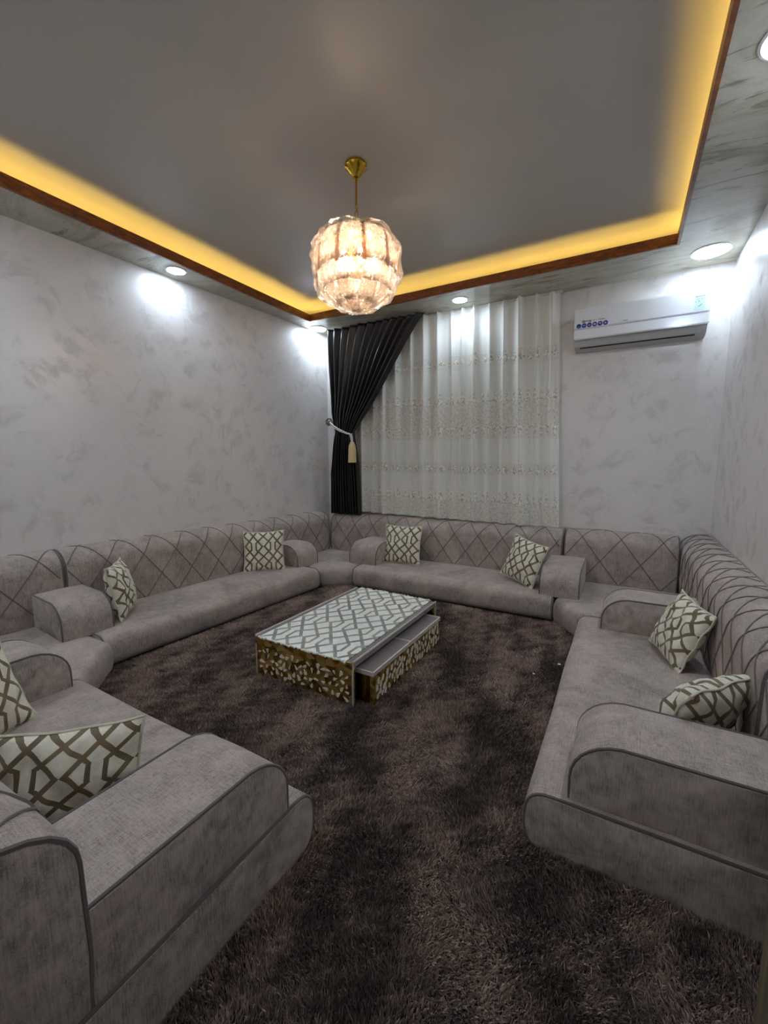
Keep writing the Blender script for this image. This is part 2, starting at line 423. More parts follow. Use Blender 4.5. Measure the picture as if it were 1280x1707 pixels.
# ceiling: flat field plus dropped border (soffit) carrying the wooden fascia
struct('ceiling', box(nb(), -3.65, XR + .12, -.1, YB + .12, ZC, ZC + .1), M['ceil'])
bm = nb(); T0 = ZS; T1 = ZS + .03
ring = [(FXL, FYN), (FXR, FYN), (FXR, FYB), (FXL, FYB)]
outr = [(LW(YN) - .01, YN - .01), (XR + .01, YN - .01), (XR + .01, YB + .01), (LW(YB) - .01, YB + .01)]
for z in (T0, T1):
    a = [bm.verts.new((x, y, z)) for x, y in ring]; b = [bm.verts.new((x, y, z)) for x, y in outr]
    for i in range(4): bm.faces.new((a[i], a[(i + 1) % 4], b[(i + 1) % 4], b[i]))
struct('trim_1', bm, M['soffit'])
bm = nb(); fz0, fz1, ft = ZS - .002, ZS + .068, .018
def frame_ring(bm, x0, x1, y0, y1, z0, z1, t):
    inn = [(x0, y0), (x1, y0), (x1, y1), (x0, y1)]; out = [(x0 - t, y0 - t), (x1 + t, y0 - t), (x1 + t, y1 + t), (x0 - t, y1 + t)]
    V = {}
    for nm, P in (('i', inn), ('o', out)):
        for z, zn in ((z0, 0), (z1, 1)): V[nm, zn] = [bm.verts.new((x, y, z)) for x, y in P]
    for i in range(4):
        j = (i + 1) % 4
        bm.faces.new((V['i', 0][i], V['i', 0][j], V['i', 1][j], V['i', 1][i])); bm.faces.new((V['o', 0][i], V['o', 0][j], V['o', 1][j], V['o', 1][i]))
        bm.faces.new((V['i', 0][i], V['i', 0][j], V['o', 0][j], V['o', 0][i])); bm.faces.new((V['i', 1][i], V['i', 1][j], V['o', 1][j], V['o', 1][i]))
frame_ring(bm, FXL, FXR, FYN, FYB, fz0, fz1, ft)
struct('trim_2', bm, M['fascia'])
bm = nb(); frame_ring(bm, FXL - .075, FXR + .075, FYN - .075, FYB + .075, T1 + .002, T1 + .012, .012)
tag(obj('led_strip', bm, M['cove_glow']), 'warm yellow light strip running hidden in the ceiling cove', 'strip light')
# cove back faces so the cavity is closed
bm = nb()
box(bm, FXL - .24, FXL - .22, FYN - .2, FYB + .3, T1, ZC); box(bm, FXR + .22, FXR + .24, FYN - .2, FYB + .3, T1, ZC)
box(bm, FXL - .24, FXR + .24, FYB + .3, FYB + .32, T1, ZC); box(bm, FXL - .24, FXR + .24, FYN - .22, FYN - .2, T1, ZC)
struct('trim_3', bm, M['ceil'])
# open door leaf beside the camera, its edge just inside the frame
bm = nb(); box(bm, 0, .90, -.02, .02, -.015, 2.04, .003)
d = struct('door_1', bm, M['wood_door']); d.location = (.565, .18, 0); d.rotation_euler = (0, 0, math.atan2(.84, -.235))
bm = nb(); box(bm, .08, .82, -.026, -.018, .12, .95, .004); box(bm, .08, .82, -.026, -.018, 1.05, 1.95, .004); obj('door_panel', bm, M['wood_door'], d)
bm = nb(); tube(bm, [(.83, -.02, 1.0), (.83, -.06, 1.0), (.72, -.065, 1.0)], .009, 8); obj('door_handle', bm, M['chrome'], d)
bm = nb(); box(bm, -.70, -.62, YN - .14, YN + .012, -.03, 2.18, .003); struct('trim_4', bm, M['wood_door'])
bm = nb(); box(bm, -.70, .60, YN - .14, YN + .012, 2.1, 2.18, .003); struct('trim_5', bm, M['wood_door'])

# ---------------------------------------------------------------- floor sofa: seats
RL = -PI / 2 - .0645 + .0                      # left run follows the left wall
def onleft(y): return (LW(y) + .005, y, 0)
seat('long taupe seat cushion under the curtained window', (-.42, YB - .01, 0), PI, 1.82, .80)
seat('long taupe seat cushion along the bare left wall', onleft(3.13), -PI / 2 - .05, 1.885, .70)
seat('long taupe seat cushion along the right wall, its rounded end in the foreground', (XR - .005, 1.27, 0), PI / 2, 1.75, .825)
seat('taupe seat cushion at lower left with its rounded end toward the doorway', (-2.21, YN + .005, 0), 0, 1.41, .845)
def corner_seat(label, poly, zt=SEAT_Z - .004):
    """poly counter-clockwise; softened top and bottom edge"""
    t = thing('corner_seat_cushion', label, 'seat cushion', (0, 0, 0), 0, 'corner pieces joining the seat cushions')
    cx = sum(p[0] for p in poly) / len(poly); cy = sum(p[1] for p in poly) / len(poly)
    t.location = (cx, cy, 0)
    P = []
    for i in range(len(poly)):
        a, b = poly[i], poly[(i + 1) % len(poly)]; L = math.hypot(b[0] - a[0], b[1] - a[1]); k = max(1, int(L / .06))
        P += [(a[0] + (b[0] - a[0]) * j / k, a[1] + (b[1] - a[1]) * j / k) for j in range(k)]
    bm = nb(); rings = []
    for ins, z in ((.03, FL), (.012, FL + .02), (.002, FL + .05), (0, FL + .1), (.004, zt - .045), (.016, zt - .018), (.036, zt - .003), (.07, zt + .002), (.2, zt + .006)):
        rings.append([bm.verts.new((x - cx - (x - cx) / max(.01, math.hypot(x - cx, y - cy)) * ins, y - cy - (y - cy) / max(.01, math.hypot(x - cx, y - cy)) * ins, z)) for x, y in P])
    for A, B in zip(rings, rings[1:]):
        for k in range(len(P)): bm.faces.new((A[k], A[(k + 1) % len(P)], B[(k + 1) % len(P)], B[k]))
    bm.faces.new(rings[0]); c = bm.verts.new((0, 0, zt + .006))
    for k in range(len(P)): bm.faces.new((rings[-1][k], rings[-1][(k + 1) % len(P)], c))
    obj('seat_cover', bm, M['fabric'], t)
    return t
g = .006
corner_seat('taupe corner seat piece below the tied dark curtain', [(LW(3.14) + .01, 3.14), (-2.47, 3.14), (-2.25, 3.31), (-2.246, YB - .012), (LW(YB) + .01, YB - .012)])
corner_seat('taupe corner seat piece with a chamfered front below the air conditioner', [(-.414, 3.30), (-.225, 3.03), (XR - .01, 3.03), (XR - .01, YB - .012), (-.414, YB - .012)])
corner_seat('taupe corner seat piece between left wall and lower left seat', [(LW(YN) + .02, YN + .01), (-2.216, YN + .01), (-2.216, .95), (-2.52, 1.235), (LW(1.235) + .01, 1.235)])

# backs
back('long quilted taupe back cushion below the lace curtain', (-.435, YB - .006, 0), PI, 2.50, .205, .235, .05, .60)
back('short quilted taupe back cushion in the corner under the air conditioner', (.405, YB - .006, 0), PI, .83, .205, .29, .11, .60)
back('long quilted taupe back cushion along the left wall', onleft(YB - .215), RL, 2.60, .17, .25, .10, .615)
back('quilted taupe back cushion at the left picture edge by the small armrest', onleft(1.285), RL, 1.17, .17, .30, .12, .615)
back('long quilted taupe back cushion along the right wall', (XR - .006, 1.665, 0), PI / 2, 2.42, .185, .19, .03, .625)
back('quilted back cushion piece at the right picture edge nearest the doorway', (XR - .006, 1.28, 0), PI / 2, .38, .185, .19, .10, .625)
back('quilted taupe back cushion whose piped end fills the lower left corner', (-2.55, YN + .005, 0), 0, 1.745, .205, .26, .04, .60)

# armrests
arm('armrest block nearest the dark curtain on the left wall seat', onleft(3.33), RL, .29, .16, .50)
arm('boxy armrest block beside the pillow on the left wall seat', onleft(1.385), RL, .28, .16, .585)
arm('rounded armrest block at the left end of the seat under the window', (-2.07, YB, 0), PI, .32, .20, .64)
arm('rounded armrest block at the right end of the seat under the window', (-.24, YB, 0), PI, .29, .20, .76)
arm('wide armrest block at the far end of the right wall seat', (XR, 2.80, 0), PI / 2, .27, .19, .685)
arm('large armrest block in the right foreground with a dark piped end', (XR, 1.293, 0), PI / 2, .275, .19, .705)
arm('large armrest block in the left foreground with a rounded piped end', (-1.09, YN, 0), 0, .283, .21, .745)
arm('armrest block at the left picture edge behind the leaning pillow', (-2.42, YN, 0), 0, .29, .21, .765)

# ---------------------------------------------------------------- pillows
def pillow_mesh(w=.40, h=.40, T=.075, seed=0):
    N = 26; bm = nb(); uvl = bm.loops.layers.uv.new('UVMap'); r = random.Random(seed); ph = [r.uniform(0, 6) for _ in range(6)]
    def P(u, v, s):
        x = u * w / 2 * (1 - .075 * (1 - v * v)); y = v * h / 2 * (1 - .085 * (1 - u * u))
        t = T * (max(0, (1 - u * u)) ** .5) * (max(0, (1 - v * v)) ** .5)
        e = min(1, 4 * (1 - max(abs(u), abs(v))))
        wr = .006 * e * (math.sin(9 * u + ph[0] + 3 * v) * math.sin(4 * v + ph[1]) + .8 * math.sin(13 * v * u + ph[2]) + .5 * math.sin(17 * u - 6 * v + ph[3]))
        z = s * (t + wr)
        if max(abs(u), abs(v)) > .999: z = .004 * math.sin(7 * u + 9 * v + ph[4])
        return x, y, z
    G = {}
    for s in (1, -1):
        for i in range(N + 1):
            for j in range(N + 1):
                u, v = -1 + 2 * i / N, -1 + 2 * j / N; edge = i in (0, N) or j in (0, N)
                if edge and s == -1: G[s, i, j] = G[1, i, j]
                else: G[s, i, j] = bm.verts.new(P(u, v, s))
        for i in range(N):
            for j in range(N):
                q = [(i, j), (i + 1, j), (i + 1, j + 1), (i, j + 1)]
                f = bm.faces.new([G[s, a, b] for a, b in (q if s == 1 else q[::-1])])
                for lp, (a, b) in zip(f.loops, (q if s == 1 else q[::-1])): lp[uvl].uv = (a / N, b / N + (.17 if s < 0 else 0))
    edge = [(-1 + 2 * i / 20, -1) for i in range(20)] + [(1, -1 + 2 * i / 20) for i in range(20)] + [(1 - 2 * i / 20, 1) for i in range(20)] + [(-1, 1 - 2 * i / 20) for i in range(20)]
    eb = nb(); tube(eb, [P(u, v, 1) for u, v in edge], .0045, 6, True)
    return bm, eb
def pillow(label, base, edge, lean, roll=0, size=(.40, .40), T=.075, seed=0, flip=1):
    """base: midpoint of the lower edge, edge: horizontal direction of that edge, lean: tilt away from the face normal (deg)"""
    bm, eb = pillow_mesh(size[0], size[1], T, seed)
    o = obj('throw_pillow', bm, M['pillow'], ang=80); p = obj('edge_seam', eb, M['pillow_seam'], o)
    ex = Vector((edge[0], edge[1], 0)).normalized(); nz = ex.cross(Vector((0, 0, 1)))      # face normal (horizontal)
    a = math.radians(lean); upv = Vector((0, 0, 1)) * math.cos(a) - nz * math.sin(a); nv = ex.cross(upv)
    R = Matrix((ex, upv, nv)).transposed()
    R = R @ Matrix.Rotation(math.radians(roll), 3, 'Z')
    h = size[1] / 2 * (abs(math.cos(math.radians(roll))) + abs(math.sin(math.radians(roll))) * .85)
    c = Vector(base) + upv * h * .97
    mw = R.to_4x4(); mw.translation = c; o.matrix_world = mw
    return tag(o, label, 'pillow', 'cream and brown trellis throw pillows')
M['pillow_seam'] = plain('seam_piping_cream', (206, 198, 176), .8)
z = SEAT_Z + .008
pillow('trellis pillow leaning in the far left corner of the left wall seat', (-2.865, 2.765, z), (.70, .71), 9, 0, (.37, .38), .055, 1)
pillow('trellis pillow upright beside the left armrest under the window', (-1.90, 3.66, z), (.97, .12), 14, 0, (.39, .39), .06, 2)
pillow('tilted trellis pillow against the right armrest under the window', (-.725, 3.50, z), (.86, -.52), 18, -9, (.37, .37), .06, 3)
pillow('trellis pillow seen nearly edge-on behind the boxy left wall armrest', (-2.86, 1.52, z), (-.74, .67), 12, 0, (.36, .36), .065, 4)
pillow('tilted trellis pillow beside the wide armrest at the far end of the right seat', (.228, 2.52, z), (.30, -.95), 23, -4, (.365, .335), .065, 5)
pillow('trellis pillow half hidden behind the large right foreground armrest', (.212, 1.79, z), (.62, .78), -28, 0, (.36, .33), .08, 6)
pillow('trellis pillow cut by the left picture edge against its armrest', (-1.93, .50, z), (-.33, .94), 24, 0, (.37, .37), .065, 7)
pillow('trellis pillow half hidden behind the large left foreground armrest', (-1.265, .475, z), (.66, .75), 12, -2, (.36, .285), .065, 8)

# ---------------------------------------------------------------- carpet
cp = tag(obj('shag_carpet', box(nb(), LW(YB) + .01, XR - .012, YN + .01, YB - .02, -.03, FL), plain('carpet_backing', (40, 28, 24), .95)),
         'dark brown shaggy carpet filling the floor between the seats', 'carpet')
def pile():
    dens = []
    def region(x0, x1, y0, y1, per):
        k = int((x1 - x0) * (y1 - y0) * per); return np.stack([rng.uniform(x0, x1, k), rng.uniform(y0, y1, k)], 1)
    P = np.concatenate([region(-2.62, -.18, 1.7, 3.35, 62000), region(-2.62, .60, .88, 1.7, 95000), region(-.80, .56, .11, .88, 105000)])
    x, y = P[:, 0], P[:, 1]
    keep = ~((x > -1.75) & (x < -1.11) & (y > 1.63) & (y < 2.63))
    keep &= ~((x > -.17) & (y > 1.30))
    keep &= ~((y > 3.27) & (x > -2.2) & (x < -.4))
    keep &= ~((x < -.84) & (y < .90))
    keep &= ~((x < -2.56 + .05 * (y - 1.25)) )
    P = P[keep]; n = len(P); x, y = P[:, 0], P[:, 1]
    # smooth random field for the lie of the pile
    def field(seed, f):
        r = np.random.default_rng(seed); v = np.zeros(n)
        for k in range(9):
            a = r.uniform(0, 2 * PI); q = f * r.uniform(.5, 1.9); v += np.sin(q * (x * np.cos(a) + y * np.sin(a)) + r.uniform(0, 6.3)) / (1 + .3 * k)
        return v / 2.2
    A = field(1, 9) * 1.6 + field(4, 24) * .5; lean = .45 + .30 * field(2, 11)
    B = .55 * field(3, 15) + .42 * field(6, 34) + .22 * field(8, 70) + .30 * field(9, 190)  # light and dark nap shading, painted into the fibre colour
    ang = A * 2.0 + rng.normal(0, 1.1, n); ln = np.clip(lean + rng.normal(0, .22, n), .05, 1.1)
    L = rng.uniform(.020, .032, n)
    dx, dy, dz = np.cos(ang) * np.sin(ln), np.sin(ang) * np.sin(ln), np.cos(ln)
    wv = rng.uniform(0, 2 * PI, n); wd = rng.uniform(.0011, .0019, n); wx, wy = np.cos(wv) * wd, np.sin(wv) * wd
    z0 = np.full(n, FL - .001)
    V = np.zeros((n, 4, 3), np.float32)
    V[:, 0] = np.stack([x - wx, y - wy, z0], 1); V[:, 1] = np.stack([x + wx, y + wy, z0], 1)
    mx, my, mz = x + dx * L * .45, y + dy * L * .45, z0 + np.maximum(dz, .35) * L * .62
    V[:, 2] = np.stack([mx + wx * .9, my + wy * .9, mz], 1)
    V[:, 3] = np.stack([x + dx * L * 1.1, y + dy * L * 1.1, z0 + np.maximum(dz, .25) * L * .95], 1)
    me = bpy.data.meshes.new('carpet_pile'); me.vertices.add(n * 4); me.vertices.foreach_set('co', V.ravel())
    tri = np.array([0, 1, 2, 0, 2, 3]); idx = (np.arange(n)[:, None] * 4 + tri[None]).ravel().astype(np.int32)
    me.loops.add(n * 6); me.loops.foreach_set('vertex_index', idx)
    me.polygons.add(n * 2); me.polygons.foreach_set('loop_start', np.arange(0, n * 6, 3, dtype=np.int32)); me.polygons.foreach_set('loop_total', np.full(n * 2, 3, np.int32))
    me.update(calc_edges=True)
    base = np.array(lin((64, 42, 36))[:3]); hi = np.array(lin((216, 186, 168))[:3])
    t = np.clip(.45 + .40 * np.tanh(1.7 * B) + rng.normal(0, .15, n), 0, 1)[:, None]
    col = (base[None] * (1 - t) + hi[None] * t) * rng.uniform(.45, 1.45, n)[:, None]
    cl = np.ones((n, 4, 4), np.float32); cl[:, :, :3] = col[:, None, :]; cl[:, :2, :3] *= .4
    at = me.color_attributes.new('pile_tint_nap_shade', 'FLOAT_COLOR', 'POINT'); at.data.foreach_set('color', cl.ravel())
    nm = NT('shag_fibre'); a = nm.node('ShaderNodeAttribute', attribute_name='pile_tint_nap_shade')
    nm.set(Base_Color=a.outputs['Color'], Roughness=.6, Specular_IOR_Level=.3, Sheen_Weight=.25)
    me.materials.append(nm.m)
    o = bpy.data.objects.new('carpet_pile', me); C.objects.link(o); o.parent = cp; o['kind'] = 'stuff'
    return n
NB = pile()
for i, (x, y, s) in enumerate(((-.27, 2.55, .008), (-.38, 2.36, .006))):
    bm = nb(); bmesh.ops.create_icosphere(bm, subdivisions=1, radius=s)
    for v in bm.verts: v.co.z *= .5; v.co.x *= 1.3
    o = obj('paper_scrap', bm, M['white_trim']); o.location = (x, y, .012)
    tag(o, ['tiny white scrap on the carpet touching the right seat', 'tiniest white scrap on the carpet away from the right seat'][i], 'scrap')

# ---------------------------------------------------------------- coffee table
TX0, TX1, TY0, TY1, TH = -1.765, -1.10, 1.615, 2.655, .222
tb = thing('coffee_table', 'low rectangular gold mirrored coffee table with pierced pattern end panel', 'table', ((TX0 + TX1) / 2, (TY0 + TY1) / 2, 0), 0)
ox, oy = -(TX0 + TX1) / 2, -(TY0 + TY1) / 2
def tbox(b, x0, x1, y0, y1, z0, z1, bev=0): return box(b, x0 + ox, x1 + ox, y0 + oy, y1 + oy, z0, z1, bev)
obj('table_top', tbox(nb(), TX0, TX1, TY0, TY1, TH - .035, TH - .004, .003), M['table_grey'], tb, label='grey lacquered top slab')
near = obj('end_panel', tbox(nb(), TX0 + .004, TX1 - .004, TY0 + .002, TY0 + .026, FL, TH - .035), M['gold_cut'], tb)
obj('end_panel', tbox(nb(), TX0 + .004, TX1 - .004, TY1 - .026, TY1 - .002, FL, TH - .035), M['gold_cut'], tb)
obj('side_panel', tbox(nb(), TX0 + .002, TX0 + .026, TY0 + .026, TY1 - .026, FL, TH - .035), M['gold_cut'], tb)
obj('recess_shade_block', tbox(nb(), TX0 + .03, TX0 + .34, TY0 + .03, TY1 - .03, FL, TH - .04), M['dark'], tb)  # dark block standing in for the shade inside the open recess
for x in (TX0 + .003, TX1 - .003):
    for y in (TY0 + .003, TY1 - .003):
        obj('edge_strip', tbox(nb(), x - .004, x + .004, y - .004, y + .004, FL, TH, .001), M['silver'], tb)
for x in (TX0, TX1):
    obj('top_rail', tbox(nb(), x - .003, x + .005 if x == TX0 else x + .003, TY0, TY1, TH - .006, TH + .004, .001), M['silver'], tb)
obj('front_band', tbox(nb(), TX0 + .004, TX1 - .004, TY0 - .004, TY0 + .002, TH - .045, TH - .004), M['gold_cut'], tb)
def poly_piece(r, pts, depth):
    """small polygon prism in the x-z plane, facing -y"""
    bm = nb(); a = [bm.verts.new((x, 0, zz)) for x, zz in pts]; b = [bm.verts.new((x, depth, zz)) for x, zz in pts]
    bm.faces.new(a); bm.faces.new(b)
    for i in range(len(pts)): bm.faces.new((a[i], a[(i + 1) % len(pts)], b[(i + 1) % len(pts)], b[i]))
    return bm
def scatter(W, H, n, mind, seed):
    r = random.Random(seed); out = []
    for _ in range(6000):
        p = (r.uniform(.02, W - .02), r.uniform(.015, H - .015))
        if all(math.hypot((p[0] - q[0]), (p[1] - q[1])) > mind for q in out): out.append(p)
        if len(out) >= n: break
    return out
rr = random.Random(3)
PW = TX1 - TX0 - .02
# pieces radiate around a few star centres as in the pierced panel
stars = [(.10, .09), (.27, .12), (.43, .07), (.58, .12)]
for (px, pz) in scatter(PW, .165, 62, .030, 5):
    cx, cz = min(stars, key=lambda s: math.hypot(s[0] - px, s[1] - pz)); a = math.atan2(pz - cz, px - cx)
    d = math.hypot(px - cx, pz - cz); a += rr.uniform(-.9, .9); l = rr.uniform(.010, .019); wd = l * rr.uniform(.5, .95)
    shape = [(-l, 0), (-l * .1, wd * .55), (l * .85, wd * .75), (l, -wd * .1), (l * .5, -wd * .75)]
    pts = [(px + q * math.cos(a) - s * math.sin(a), pz + q * math.sin(a) + s * math.cos(a)) for q, s in shape]
    o = obj('inlay', poly_piece(rr, pts, .004), M['inlay'], near, ang=20)
    o.location = (TX0 + .01 + ox, TY0 + oy - .0015, 0)
# nested low table drawn out on the right
NX0, NX1, NY0, NY1, NH = -1.40, -1.015, 1.67, 2.53, .165
nt = thing('nested_low_table', 'lower nested gold table sliding out from under the coffee table', 'table', ((NX0 + NX1) / 2, (NY0 + NY1) / 2, 0), 0)
o2, p2 = -(NX0 + NX1) / 2, -(NY0 + NY1) / 2
def nbox(x0, x1, y0, y1, z0, z1, bev=0): return box(nb(), x0 + o2, x1 + o2, y0 + p2, y1 + p2, z0, z1, bev)
mid = NY0 + .42
for a, b in ((NY0 + .004, mid - .003), (mid + .003, NY1 - .004)): obj('top_tray', nbox(NX0, NX1 - .006, a, b, NH - .02, NH - .004), M['table_grey'], nt, label='taupe glossy tray panel')
for a, b in ((NY0 - .002, NY0 + .004), (mid - .003, mid + .003), (NY1 - .004, NY1 + .002)): obj('top_edge', nbox(NX0, NX1, a, b, NH - .02, NH + .002), M['silver'], nt)
obj('top_edge', nbox(NX1 - .006, NX1 + .001, NY0, NY1, NH - .02, NH + .002), M['silver'], nt)
sp = obj('side_panel', nbox(NX1 - .022, NX1 - .001, NY0 + .002, NY1 - .002, FL, NH - .02), M['gold_cut'], nt)
obj('end_panel', nbox(NX0, NX1 - .022, NY0 + .002, NY0 + .02, FL, NH - .02), M['gold'], nt)
obj('end_panel', nbox(NX0, NX1 - .022, NY1 - .02, NY1 - .002, FL, NH - .02), M['gold'], nt)
obj('side_panel', nbox(NX0, NX0 + .02, NY0 + .02, NY1 - .02, FL, NH - .02), M['dark'], nt)
for (py, pz) in scatter(NY1 - NY0 - .02, .14, 88, .031, 9):
    a = math.radians(rr.choice((60, 75, 105, 120, 40, 90))) + rr.uniform(-.2, .2); l = rr.uniform(.013, .021); wd = l * rr.uniform(.5, .72)
    pts = [(l * math.cos(t), wd * math.sin(t) * (1 - .35 * math.cos(t))) for t in [i * PI / 4 for i in range(8)]]
    pts = [(py + q * math.cos(a) - s * math.sin(a), pz + q * math.sin(a) + s * math.cos(a)) for q, s in pts]
    o = obj('inlay', poly_piece(rr, pts, .004), M['inlay'], sp, ang=20)
    o.rotation_euler = (0, 0, PI / 2); o.location = (NX1 + o2 + .0008, NY0 + .01 + p2, 0)
# runner on the top, with beaded short ends
bm = nb(); uvl = bm.loops.layers.uv.new('UVMap'); nx, ny = 12, 22
rx0, rx1, ry0, ry1 = TX0 + .035, TX1 - .038, TY0 - .006, TY1 + .004
G = [[bm.verts.new((rx0 + (rx1 - rx0) * i / nx, ry0 + (ry1 - ry0) * j / ny, TH + .001 + .0012 * math.sin(i * 1.7 + j * .9))) for j in range(ny + 1)] for i in range(nx + 1)]
for i in range(nx):
    for j in range(ny):
        f = bm.faces.new((G[i][j], G[i + 1][j], G[i + 1][j + 1], G[i][j + 1]))
        for lp, (a, b) in zip(f.loops, ((i, j), (i + 1, j), (i + 1, j + 1), (i, j + 1))): lp[uvl].uv = (a / nx, b / ny)
r_ = bmesh.ops.extrude_face_region(bm, geom=list(bm.faces)); 
for v in [e for e in r_['geom'] if isinstance(e, bmesh.types.BMVert)]: v.co.z -= .004
rn = obj('table_runner', bm, M['runner'], ang=30); tag(rn, 'white and grey patterned runner covering the coffee table top', 'table runner')
for yy, s in ((ry0, -1), (ry1, 1)):
    fb = nb(); k = 46
    for i in range(k):
        x = rx0 + (rx1 - rx0) * (i + .5) / k; mtx = Matrix.Translation((x, yy + s * .004, TH + rr.uniform(-.005, .004)))
        bmesh.ops.create_icosphere(fb, subdivisions=1, radius=rr.uniform(.0055, .0085), matrix=mtx)
    obj('bead_fringe', fb, M['white_trim'], rn)

# ---------------------------------------------------------------- chandelier
CX, CY = -1.365, 2.08
ch = thing('chandelier', 'round textured glass chandelier hanging by a brass chain from the ceiling', 'chandelier', (CX, CY, ZC), 0)
zc = lambda z: z - ZC
bm = nb(); lathe(bm, [(.010, zc(2.800)), (.054, zc(2.800)), (.060, zc(2.792)), (.060, zc(2.782)), (.050, zc(2.772)), (.036, zc(2.757)), (.024, zc(2.741)), (.017, zc(2.731)), (.018, zc(2.725)), (.010, zc(2.720))], 36, flute=lambda k, z: .05 * math.cos(k * PI * 2 / 3) if -.065 < z < -.012 else 0)
obj('ceiling_cup', bm, M['brass'], ch)
bm = nb(); tube(bm, [(0, 0, zc(2.725)), (0, 0, zc(2.595))], .006, 8); obj('hanging_rod', bm, M['brass'], ch)
for i in range(5):
    bm = nb(); zz = zc(2.578) - i * .036; pts = []
    for k in range(14):
        a = 2 * PI * k / 14; q = (math.cos(a) * .0085, math.sin(a) * .024)
        pts.append((q[0] if i % 2 else 0, 0 if i % 2 else q[0], zz + q[1]))
    tube(bm, pts, .0024, 6, True); obj('chain_link', bm, M['brass'], ch)
bm = nb(); lathe(bm, [(.006, zc(2.52)), (.03, zc(2.518)), (.165, zc(2.495)), (.168, zc(2.483)), (.03, zc(2.487)), (.012, zc(2.30)), (.05, zc(2.285)), (.05, zc(2.275)), (.004, zc(2.27))], 28); obj('frame_uplight_shield', bm, M['brass'], ch)  # frame whose top plate is sized to keep bulb light off the ceiling
for k in range(6):
    a = 2 * PI * k / 6 + .3; bm = nb(); tube(bm, [(.02 * math.cos(a), .02 * math.sin(a), zc(2.31)), (.09 * math.cos(a), .09 * math.sin(a), zc(2.29)), (.11 * math.cos(a), .11 * math.sin(a), zc(2.31))], .005, 6)
    s = obj('lamp_arm', bm, M['brass'], ch)
    bm = nb(); lathe(bm, [(.008, 0), (.014, .01), (.022, .04), (.024, .06), (.018, .08), (.006, .098)], 14)
    b = obj('bulb', bm, M['bulb'], s); b.location = (.11 * math.cos(a), .11 * math.sin(a), zc(2.31))
def petal(bm, a, prof, hw, th=.008, curl=.25, ribs=3, seed=0):
    """curved textured glass leaf: prof = [(radius, z)...], hw = half width function"""
    r = random.Random(seed); N = len(prof); W = 6; F_ = []; B_ = []
    for i, (rad, zz) in enumerate(prof):
        t = i / (N - 1); h = hw(t); fr = []; bk = []
        for j in range(W + 1):
            s = -1 + 2 * j / W; tang = s * h; rr_ = rad - curl * h * s * s + .004 * math.cos(s * PI * ribs) + r.uniform(-.0015, .0015)
            for lst, off in ((fr, 0), (bk, -th)):
                R_ = rr_ + off; x = R_ * math.cos(a) - tang * math.sin(a); y = R_ * math.sin(a) + tang * math.cos(a)
                lst.append(bm.verts.new((x, y, zz)))
        F_.append(fr); B_.append(bk)
    for i in range(N - 1):
        for j in range(W):
            bm.faces.new((F_[i][j], F_[i][j + 1], F_[i + 1][j + 1], F_[i + 1][j])); bm.faces.new((B_[i][j + 1], B_[i][j], B_[i + 1][j], B_[i + 1][j + 1]))
        bm.faces.new((F_[i][0], F_[i + 1][0], B_[i + 1][0], B_[i][0])); bm.faces.new((F_[i + 1][W], F_[i][W], B_[i][W], B_[i + 1][W]))
    for i in (0, N - 1):
        for j in range(W): bm.faces.new((F_[i][j], F_[i][j + 1], B_[i][j + 1], B_[i][j]))
    return bm
top_prof = [(.10, zc(2.515)), (.15, zc(2.53)), (.20, zc(2.525)), (.235, zc(2.50)), (.258, zc(2.455)), (.268, zc(2.40)), (.268, zc(2.34)), (.262, zc(2.28))]
for k in range(10):
    a = 2 * PI * k / 10 + .12
    obj('glass_petal', petal(nb(), a, top_prof, lambda t: .050 + .030 * min(1, t * 2.2), seed=k), M['glass'], ch, ang=60)
for k in range(10):   # narrow tan strips between the petals
    a = 2 * PI * (k + .5) / 10 + .12
    obj('glass_strip', petal(nb(), a, [(.17, zc(2.505)), (.225, zc(2.47)), (.252, zc(2.40)), (.262, zc(2.31)), (.262, zc(2.26))], lambda t: .013, .005, 0, 0, k), M['glass_tan'], ch, ang=60, label='rose tan glass strip')
mid_prof = [(.205, zc(2.33)), (.248, zc(2.30)), (.256, zc(2.25)), (.246, zc(2.21)), (.222, zc(2.17))]
for k in range(10):
    a = 2 * PI * (k + .5) / 10 + .1
    obj('glass_petal', petal(nb(), a, mid_prof, lambda t: .068 - .010 * t, seed=20 + k), M['glass'], ch, ang=60)
low_prof = [(.18, zc(2.24)), (.212, zc(2.20)), (.200, zc(2.15)), (.160, zc(2.11)), (.11, zc(2.085))]
for k in range(8):
    a = 2 * PI * k / 8 + .2
    obj('glass_petal', petal(nb(), a, low_prof, lambda t: .072 - .036 * t, seed=40 + k), M['glass'], ch, ang=60)
tip_prof = [(.11, zc(2.15)), (.130, zc(2.11)), (.095, zc(2.075)), (.05, zc(2.05)), (.012, zc(2.04))]
for k in range(5):
    a = 2 * PI * k / 5
    obj('glass_petal', petal(nb(), a, tip_prof, lambda t: .066 - .05 * t, seed=60 + k), M['glass'], ch, ang=60)
